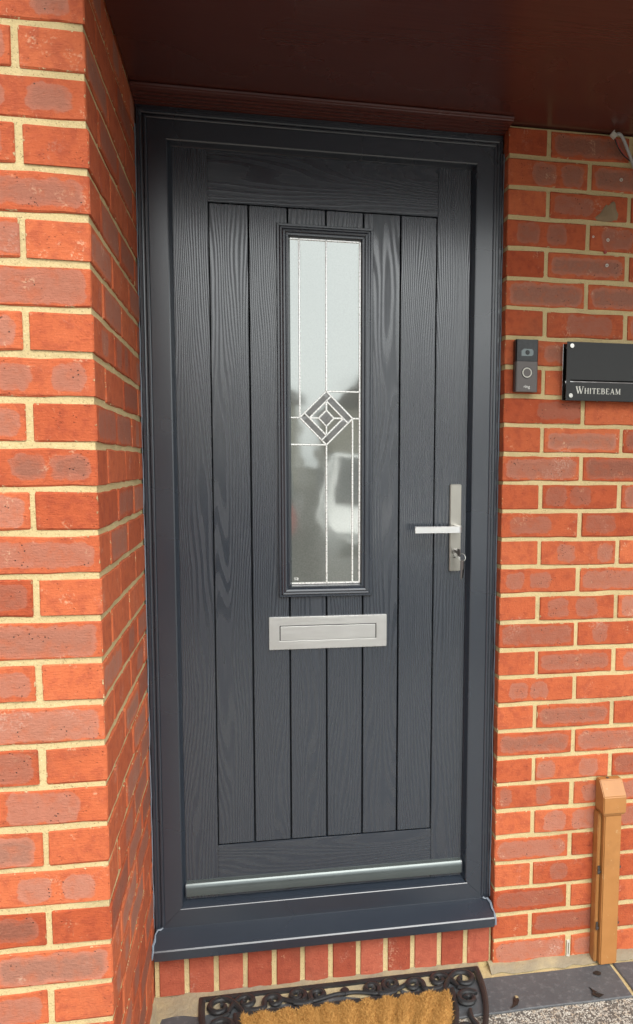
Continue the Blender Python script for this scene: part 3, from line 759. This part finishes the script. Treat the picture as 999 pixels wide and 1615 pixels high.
rp = MB().cyl((.2687, .003, 1.9528), (0, -1, 0), .0042, .0058, 14).build('wall_plug', 'red_pl', None, .0006); tag(rp, 'small dark red wall plug in a mortar joint above the sign', 'wall plug')
# cement smear
m = MB(); n_ = 14; rs = random.Random(5); vs_ = []
pts2 = [(.243, 2.030), (.262, 2.028), (.284, 2.029), (.300, 2.034), (.304, 2.050), (.297, 2.068), (.292, 2.084), (.284, 2.083), (.279, 2.078), (.270, 2.071), (.264, 2.076), (.256, 2.060), (.247, 2.046), (.232, 2.036)]
for k, (sc_, y) in enumerate(((1, .001), (.86, -.0022), (.55, -.0040), (.2, -.0046))):
    for (a, b) in pts2: vs_.append((.276+(a-.276)*sc_+rs.uniform(-.002, .002)*sc_, y+rs.uniform(-.0008, .0008)*(k > 0), 2.052+(b-2.052)*sc_+rs.uniform(-.002, .002)*sc_))
m.add(vs_, [(k*14+i, k*14+(i+1) % 14, (k+1)*14+(i+1) % 14, (k+1)*14+i) for k in range(3) for i in range(14)]+[tuple(42+i for i in range(14))])
MT['cement'] = m_simple('grey_cement', (.24, .165, .095), .95, 0, .9, 150, .3)
cs = m.build('cement_smear', 'cement', None, smooth=True); tag(cs, 'lumpy grey cement smear stuck on the bricks under the loose cable', 'cement')
# loose cable with plug
CB = thing('loose_cable', 'loose cable with white plug hanging from the soffit at top right', 'cable', (.29, -.02, 2.23))
def bez(p0, p1, p2, p3, n=14):
    p0, p1, p2, p3 = map(Vector, (p0, p1, p2, p3))
    return [p0*(1-t)**3+p1*3*t*(1-t)**2+p2*3*t*t*(1-t)+p3*t**3 for t in [i/n for i in range(n+1)]]
pl = MB().box(-.0075, .0075, -.005, .005, -.0065, .0065); pl.box(-.0070, -.0045, -.0035, .0035, .0065, .0110); pl.box(.0045, .0070, -.0035, .0035, .0065, .0110)
rot = Matrix.Rotation(R(38), 4, 'Y')
pl.v = [tuple(rot @ Vector(v)+Vector((.2675, -.030, 2.2340))) for v in pl.v]
pl.build('plug', 'white', CB, .0008)
MB().tube(bez((.274, -.030, 2.226), (.283, -.028, 2.214), (.290, -.022, 2.198), (.326, -.012, 2.182)), .0020, 8).build('wire', 'red_pl', CB, smooth=True)
MB().tube(bez((.271, -.031, 2.224), (.279, -.030, 2.208), (.288, -.023, 2.192), (.330, -.012, 2.178)), .0014, 8).build('wire', 'black', CB, smooth=True)
MB().tube(bez((.276, -.030, 2.236), (.288, -.032, 2.246), (.296, -.026, 2.230), (.345, -.010, 2.150), 20), .0042, 10).build('sheath', 'grey_pl', CB, smooth=True)

# ------------------------------------------------------------------ doormat
DM = thing('doormat', 'half round black rubber scroll doormat with tan coir centre below the door', 'doormat', (-.42, -.2, 0))
MX, MHW, MDP, MY = -.4205, .3765, .46, -.006
def dcurve(hw, dp, y0, n=48, ex=2.2):
    pts = []
    for i in range(n+1):
        a = math.pi*i/n; c, s = math.cos(a), math.sin(a)
        pts.append((MX-hw*math.copysign(abs(c)**(2/ex), c), y0-dp*abs(s)**(2/ex)))
    return pts
def rim(hw, dp, y0, w, z, name, matn='rubber', zb=.001):
    o = dcurve(hw, dp, y0); i_ = dcurve(hw-w, dp-w, y0-w) if False else [(MX+(p[0]-MX)*(hw-w)/hw, y0-w+(p[1]-y0)*(dp-2*w)/dp) for p in o]
    m = MB(); n = len(o)
    mid = [((a[0]+b[0])/2, (a[1]+b[1])/2) for a, b in zip(o, i_)]
    vs_ = [(*p, zb) for p in o]+[(*p, z*.75) for p in o]+[(*p, z) for p in mid]+[(*p, z*.75) for p in i_]+[(*p, zb) for p in i_]
    return m.add(vs_, [(k*n+i, k*n+(i+1) % n, (k+1)*n+(i+1) % n, (k+1)*n+i) for k in range(4) for i in range(n)]).build(name, matn, DM, .0015, 2, True)
rim(MHW, MDP, MY, .017, .016, 'rim')
HW2, DP2, Y2 = .288, .310, -.080
rim(HW2, DP2, Y2, .016, .013, 'inner_rim')
base = MB(); pts = dcurve(HW2-.010, DP2-.012, Y2-.010); n_ = len(pts)
base.add([(*p, .002) for p in pts]+[(*p, .006) for p in pts], [tuple(range(n_)), tuple(range(n_, 2*n_))]+[(i, (i+1) % n_, n_+(i+1) % n_, n_+i) for i in range(n_)])
base.build('backing', 'rubber', DM)
def spiral(cx_, cy_, r, a0, turns, hand, r_end=.22, wide=.0062, tail=None):
    pts = []; n = int(26*turns)
    for i in range(n+1):
        t = i/n; rr = r*(1-(1-r_end)*t); a = a0+hand*2*math.pi*turns*t
        pts.append((cx_+rr*math.cos(a), cy_+rr*math.sin(a), .0098))
    if tail: 
        tx, ty = tail; p0 = Vector(pts[0]); d0 = (Vector(pts[0])-Vector(pts[1])).normalized()
        L_ = (Vector((tx, ty, .0098))-p0).length
        pts = bez((tx, ty, .0098), Vector((tx, ty, .0098)).lerp(p0+d0*L_*.5, .45), p0+d0*L_*.4, p0, 10)[:-1]+pts
    N = len(pts); rr = [1.32*wide*(.75+.35*math.sin(math.pi*min(1, i/(N*.8)))) for i in range(N)]
    rr[-1] = wide*1.35; rr[-2] = wide*1.3; rr[-3] = wide*1.15
    return MB().tube(pts, rr, 8, .95).build('scroll', 'rubber', DM, smooth=True)
for s in (-1, 1):
    X = lambda d: MX+s*d
    H = lambda h: h*s
    ang = lambda a: a if s > 0 else math.pi-a
    yb = -.048
    spiral(X(.322), -.052, .034, ang(R(150)), 1.15, -s, .25, .0058, (X(.262), -.088))
    spiral(X(.256), -.044, .024, ang(R(30)), 1.2, s, .25, .0055, (X(.300), -.080))
    spiral(X(.185), -.054, .026, ang(R(-20)), 1.1, s, .25, .0058, (X(.262), -.072))
    spiral(X(.125), -.042, .022, ang(R(200)), 1.25, -s, .25, .0055, (X(.190), -.028))
    spiral(X(.070), -.050, .023, ang(R(-30)), 1.15, s, .25, .0058, (X(.135), -.070))
    MB().tube(bez((X(.110), -.066, .0098), (X(.07), -.080, .0098), (X(.04), -.045, .0098), (X(.0), -.056, .0098)), .005, 8).build('scroll', 'rubber', DM, smooth=True)
    # down the curved side
    for k, a in enumerate((12, 30, 50, 72)):
        c, s2 = math.cos(R(a)), math.sin(R(a))
        px_, py_ = X(.320*c**(2/2.2)), MY-.030-.375*s2**(2/2.2)
        spiral(px_, py_-.006, .029, ang(R(-a+60)), 1.3, -s if k % 2 else s, .25, .0058, (X(.320*math.cos(R(a-13))**.91) if a > 13 else X(.300), MY-.04-.375*max(math.sin(R(a-12)), .0)**.91 if a > 13 else -.082))
MB().prism([(MX+.012*math.cos(i/12*6.283), -.046+.014*math.sin(i/12*6.283)) for i in range(12)], .003, .015, 'z').build('rosette', 'rubber', DM, .003)
# coir pile with radiating ridges
rc_ = random.Random(9); cf = MB(); pm = MB()
import_cx = MX
def inside(x, y, sh=0):
    u = abs(x-MX)/(HW2-.020-sh); v = -(y-(Y2-.018-sh*.5))/(DP2-.032-sh*1.5)
    return v >= 0 and u <= 1 and u**2.2+v**2.2 <= 1
def ridge(x, y):
    a = math.atan2(-(y+.40)+.0, x-MX) if False else math.atan2(x-MX, (y+.62))
    return .5+.5*math.cos(a*64)
NX, NY = 120, 64
grid = {}
for i in range(NX+1):
    for j in range(NY+1):
        x = MX-HW2+2*HW2*i/NX; y = Y2-DP2*j/NY
        if inside(x, y): grid[(i, j)] = len(pm.v); pm.v.append((x, y, .006+.011*ridge(x, y)**.8+rc_.uniform(-.001, .001)))
for (i, j) in grid:
    q = [(i, j), (i+1, j), (i+1, j+1), (i, j+1)]
    if all(k in grid for k in q): pm.f.append(tuple(grid[k] for k in q))
pm.build('coir_pad', 'coir', DM, smooth=True)
cnt = 0
while cnt < 42000:
    x, y = MX+rc_.uniform(-HW2, HW2), Y2-rc_.random()**1.6*DP2
    if not inside(x, y): continue
    cnt += 1
    h = .004+.006*rc_.random(); z0 = .005+.011*ridge(x, y)**.8; a = rc_.random()*6.283; w = .00045+.0003*rc_.random()
    lx, ly = rc_.gauss(0, .0035), rc_.gauss(0, .0035)
    dx, dy = math.cos(a)*w, math.sin(a)*w
    cf.add([(x-dx, y-dy, z0), (x+dx, y+dy, z0), (x+lx*.6+dx*.6, y+ly*.6+dy*.6, z0+h*.65), (x+lx*1.2, y+ly*1.2, z0+h)], [(0, 1, 2), (0, 2, 3)])
me = bpy.data.meshes.new('coir_fibres'); me.from_pydata(cf.v, [], cf.f); me.materials.append(MT['coir'])
o = bpy.data.objects.new('coir_fibres', me); link(o, DM); place(o, DM); o['kind'] = 'stuff'

# ------------------------------------------------------------------ litter on the slate
def litter(name, outline, c, z, label, matn='leaf', lift=.004, seed=1):
    rg = random.Random(seed); n = len(outline)
    top_ = [(c[0]+p[0], c[1]+p[1], z+.0012+lift*rg.random()) for p in outline]
    m = MB().add([(c[0], c[1], z+.0016+lift*.4)]+top_+[(c[0], c[1], z+.0006)]+[(p[0], p[1], p[2]-.0006) for p in top_],
                 [(0, 1+i, 1+(i+1) % n) for i in range(n)]+[(n+1, n+2+(i+1) % n, n+2+i) for i in range(n)]+[(1+i, n+2+i, n+2+(i+1) % n, 1+(i+1) % n) for i in range(n)])
    o = m.build(name, matn); return tag(o, label, 'leaf')
litter('dead_leaf', [(.012, .003), (.004, .010), (-.009, .008), (-.012, 0), (-.003, -.009), (.007, -.008)], (.276, -.083), .0005, 'flat black leaf scrap on the slate near the pipe cover', lift=.0015)
litter('dead_leaf', [(.020, -.016), (.006, -.002), (.000, .022), (-.004, .030), (-.003, .006), (-.010, -.010), (-.004, -.014), (.004, -.020)], (.232, -.162), .0005, 'curled black leaf with a pointed tip at the slate edge', lift=.006, seed=2)
lf = litter('dead_leaf', [(.012, .020), (.014, .004), (.004, -.012), (-.012, -.022), (-.020, -.024), (-.008, -.008), (-.002, .010), (.004, .018)], (.012, -.158), .0005, 'small dark curled leaf on the slate beside the doormat', lift=.005, seed=3)
o = MB().cyl((.022, -.140, .001), (0, 0, 1), .006, .003, 10).build('dry_tip', 'dry', lf, .001)

# ------------------------------------------------------------------ across the street (seen in the glass)
def house(loc, w, d, hw_, hr, label, gable=True, mats=('render', 'roof')):
    H_ = thing('house', label, 'house', loc, 'houses across the street')
    x, y, _ = loc
    MB().box(x-w/2, x+w/2, y-d, y, 0, hw_).build('wall', mats[0], H_)
    if gable:
        MB().prism([(x-w/2-.3, hw_-.15), (x+w/2+.3, hw_-.15), (x, hr)], y-d-.3, y+.3, 'y').build('roof', mats[1], H_)
    else:
        e = .35; m = MB()
        m.add([(x-w/2-e, y-d-e, hw_), (x+w/2+e, y-d-e, hw_), (x+w/2+e, y+e, hw_), (x-w/2-e, y+e, hw_), (x-w/4, y-d/2, hr), (x+w/4, y-d/2, hr)],
              [(0, 1, 5, 4), (1, 2, 5), (2, 3, 4, 5), (3, 0, 4), (3, 2, 1, 0)]); m.build('roof', mats[1], H_)
    for wx in (-w*.28, w*.28):
        for wz in (.9, 3.4):
            if wz+1.2 > hw_-.1: continue
            q = hole_plate(x+wx-.75, x+wx+.75, wz, wz+1.2, x+wx-.68, x+wx+.68, wz+.07, wz+1.13, y-.03, y+.05).build('window', 'white', H_)
            MB().box(x+wx-.68, x+wx+.68, y-.02, y+.02, wz+.07, wz+1.13).build('pane', 'win', q)
    MB().box(x-.5, x+.5, y-.02, y+.06, 0, 2.1).build('door', 'white', H_)
    return H_
house((-2.6, -42, 0), 9.5, 8, 4.6, 7.4, 'cream house with dark hipped roof across the street', False)
house((8.4, -40, 0), 9.5, 9, 4.4, 8.6, 'cream house with dark gabled roof across the street', True)
house((-16, -43, 0), 9.0, 8, 4.6, 7.6, 'cream house farthest along the street with hipped roof', False)
house((22, -41, 0), 9.0, 8, 4.6, 7.9, 'cream house at the other end with hipped roof', False)
def car(label, xc, y0, dr, paint, lamp, plate):
    CR = thing('parked_car', label, 'car', (xc, y0-2.1, 0), 'cars parked on the drive')
    Yd = (lambda d: y0-d) if dr > 0 else (lambda d: y0-4.15+d)     # d metres back from the nose
    side = [(.05, .32), (0, .62), (.12, .80), (1.05, .98), (1.75, 1.44), (2.2, 1.50), (3.3, 1.47), (4.0, 1.05), (4.15, .70), (4.1, .32)]
    n = len(side); sec = lambda z: .86-.20*max(0, (z-.95)/.55)
    MB().add([(xc-sec(z), Yd(d), z) for d, z in side]+[(xc+sec(z), Yd(d), z) for d, z in side],
             [tuple(range(n)), tuple(range(n, 2*n))]+[(i, (i+1) % n, n+(i+1) % n, n+i) for i in range(n)]).build('body', paint, CR, .05, 3, True)
    def screen(d0, z0, d1, z1, nm):
        m = MB(); s0, s1 = (.72, .60)
        o_ = .02
        q = [(xc-s0, d0, z0), (xc+s0, d0, z0), (xc+s1, d1, z1), (xc-s1, d1, z1)]
        m.add([(x, Yd(d), z+o_) for x, d, z in q]+[(x, Yd(d), z-.01) for x, d, z in q], [(0, 1, 2, 3), (4, 5, 6, 7), (0, 1, 5, 4), (1, 2, 6, 5), (2, 3, 7, 6), (3, 0, 4, 7)])
        m.build(nm, 'win', CR)
    screen(1.10, 1.015, 1.72, 1.42, 'windscreen'); screen(3.92, 1.10, 3.36, 1.43, 'rear_screen')
    for s in (-1, 1):
        MB().prism([(Yd(1.35), 1.00), (Yd(1.85), 1.36), (Yd(3.2), 1.38), (Yd(3.7), 1.02)], xc+s*.77, xc+s*.835, 'x').build('side_window', 'win', CR)
        a, b = sorted((Yd(-.012), Yd(.10))); MB().box(xc+s*.62-.16, xc+s*.62+.16, a, b, .62, .76).build('headlight', 'lens', CR, .02)
        a, b = sorted((Yd(4.17), Yd(4.0))); MB().box(xc+s*.72-.09, xc+s*.72+.09, a, b, .72, .98).build('tail_light', 'redlamp', CR, .02)
        for d in (.85, 3.3):
            w_ = MB().cyl((xc+s*.70, Yd(d), .32), (s, 0, 0), .32, .19, 28).build('wheel', 'tyre', CR, .03)
            MB().cyl((xc+s*.885, Yd(d), .32), (s, 0, 0), .20, .012, 20).build('rim', 'chrome', w_)
    a, b = sorted((Yd(-.014), Yd(.03))); MB().box(xc-.45, xc+.45, a, b, .44, .58).build('grille', 'black', CR, .01)
    a, b = sorted((Yd(-.024), Yd(.02)) if dr > 0 else (Yd(4.175), Yd(4.1))); MB().box(xc-.26, xc+.26, a, b, .345+plate, .430+plate).build('number_plate', 'white', CR)
    return CR
MT['darkcar'] = m_simple('dark_car_paint', (.03, .032, .035), .2, 0, 0, 50, .02)
car('white parked car on the drive with its nose towards the door', .86, -4.4, 1, 'carpaint', 'lens', 0)
car('dark grey parked car on the drive with its tail towards the door', -1.02, -5.6, -1, 'darkcar', 'lens', .3)
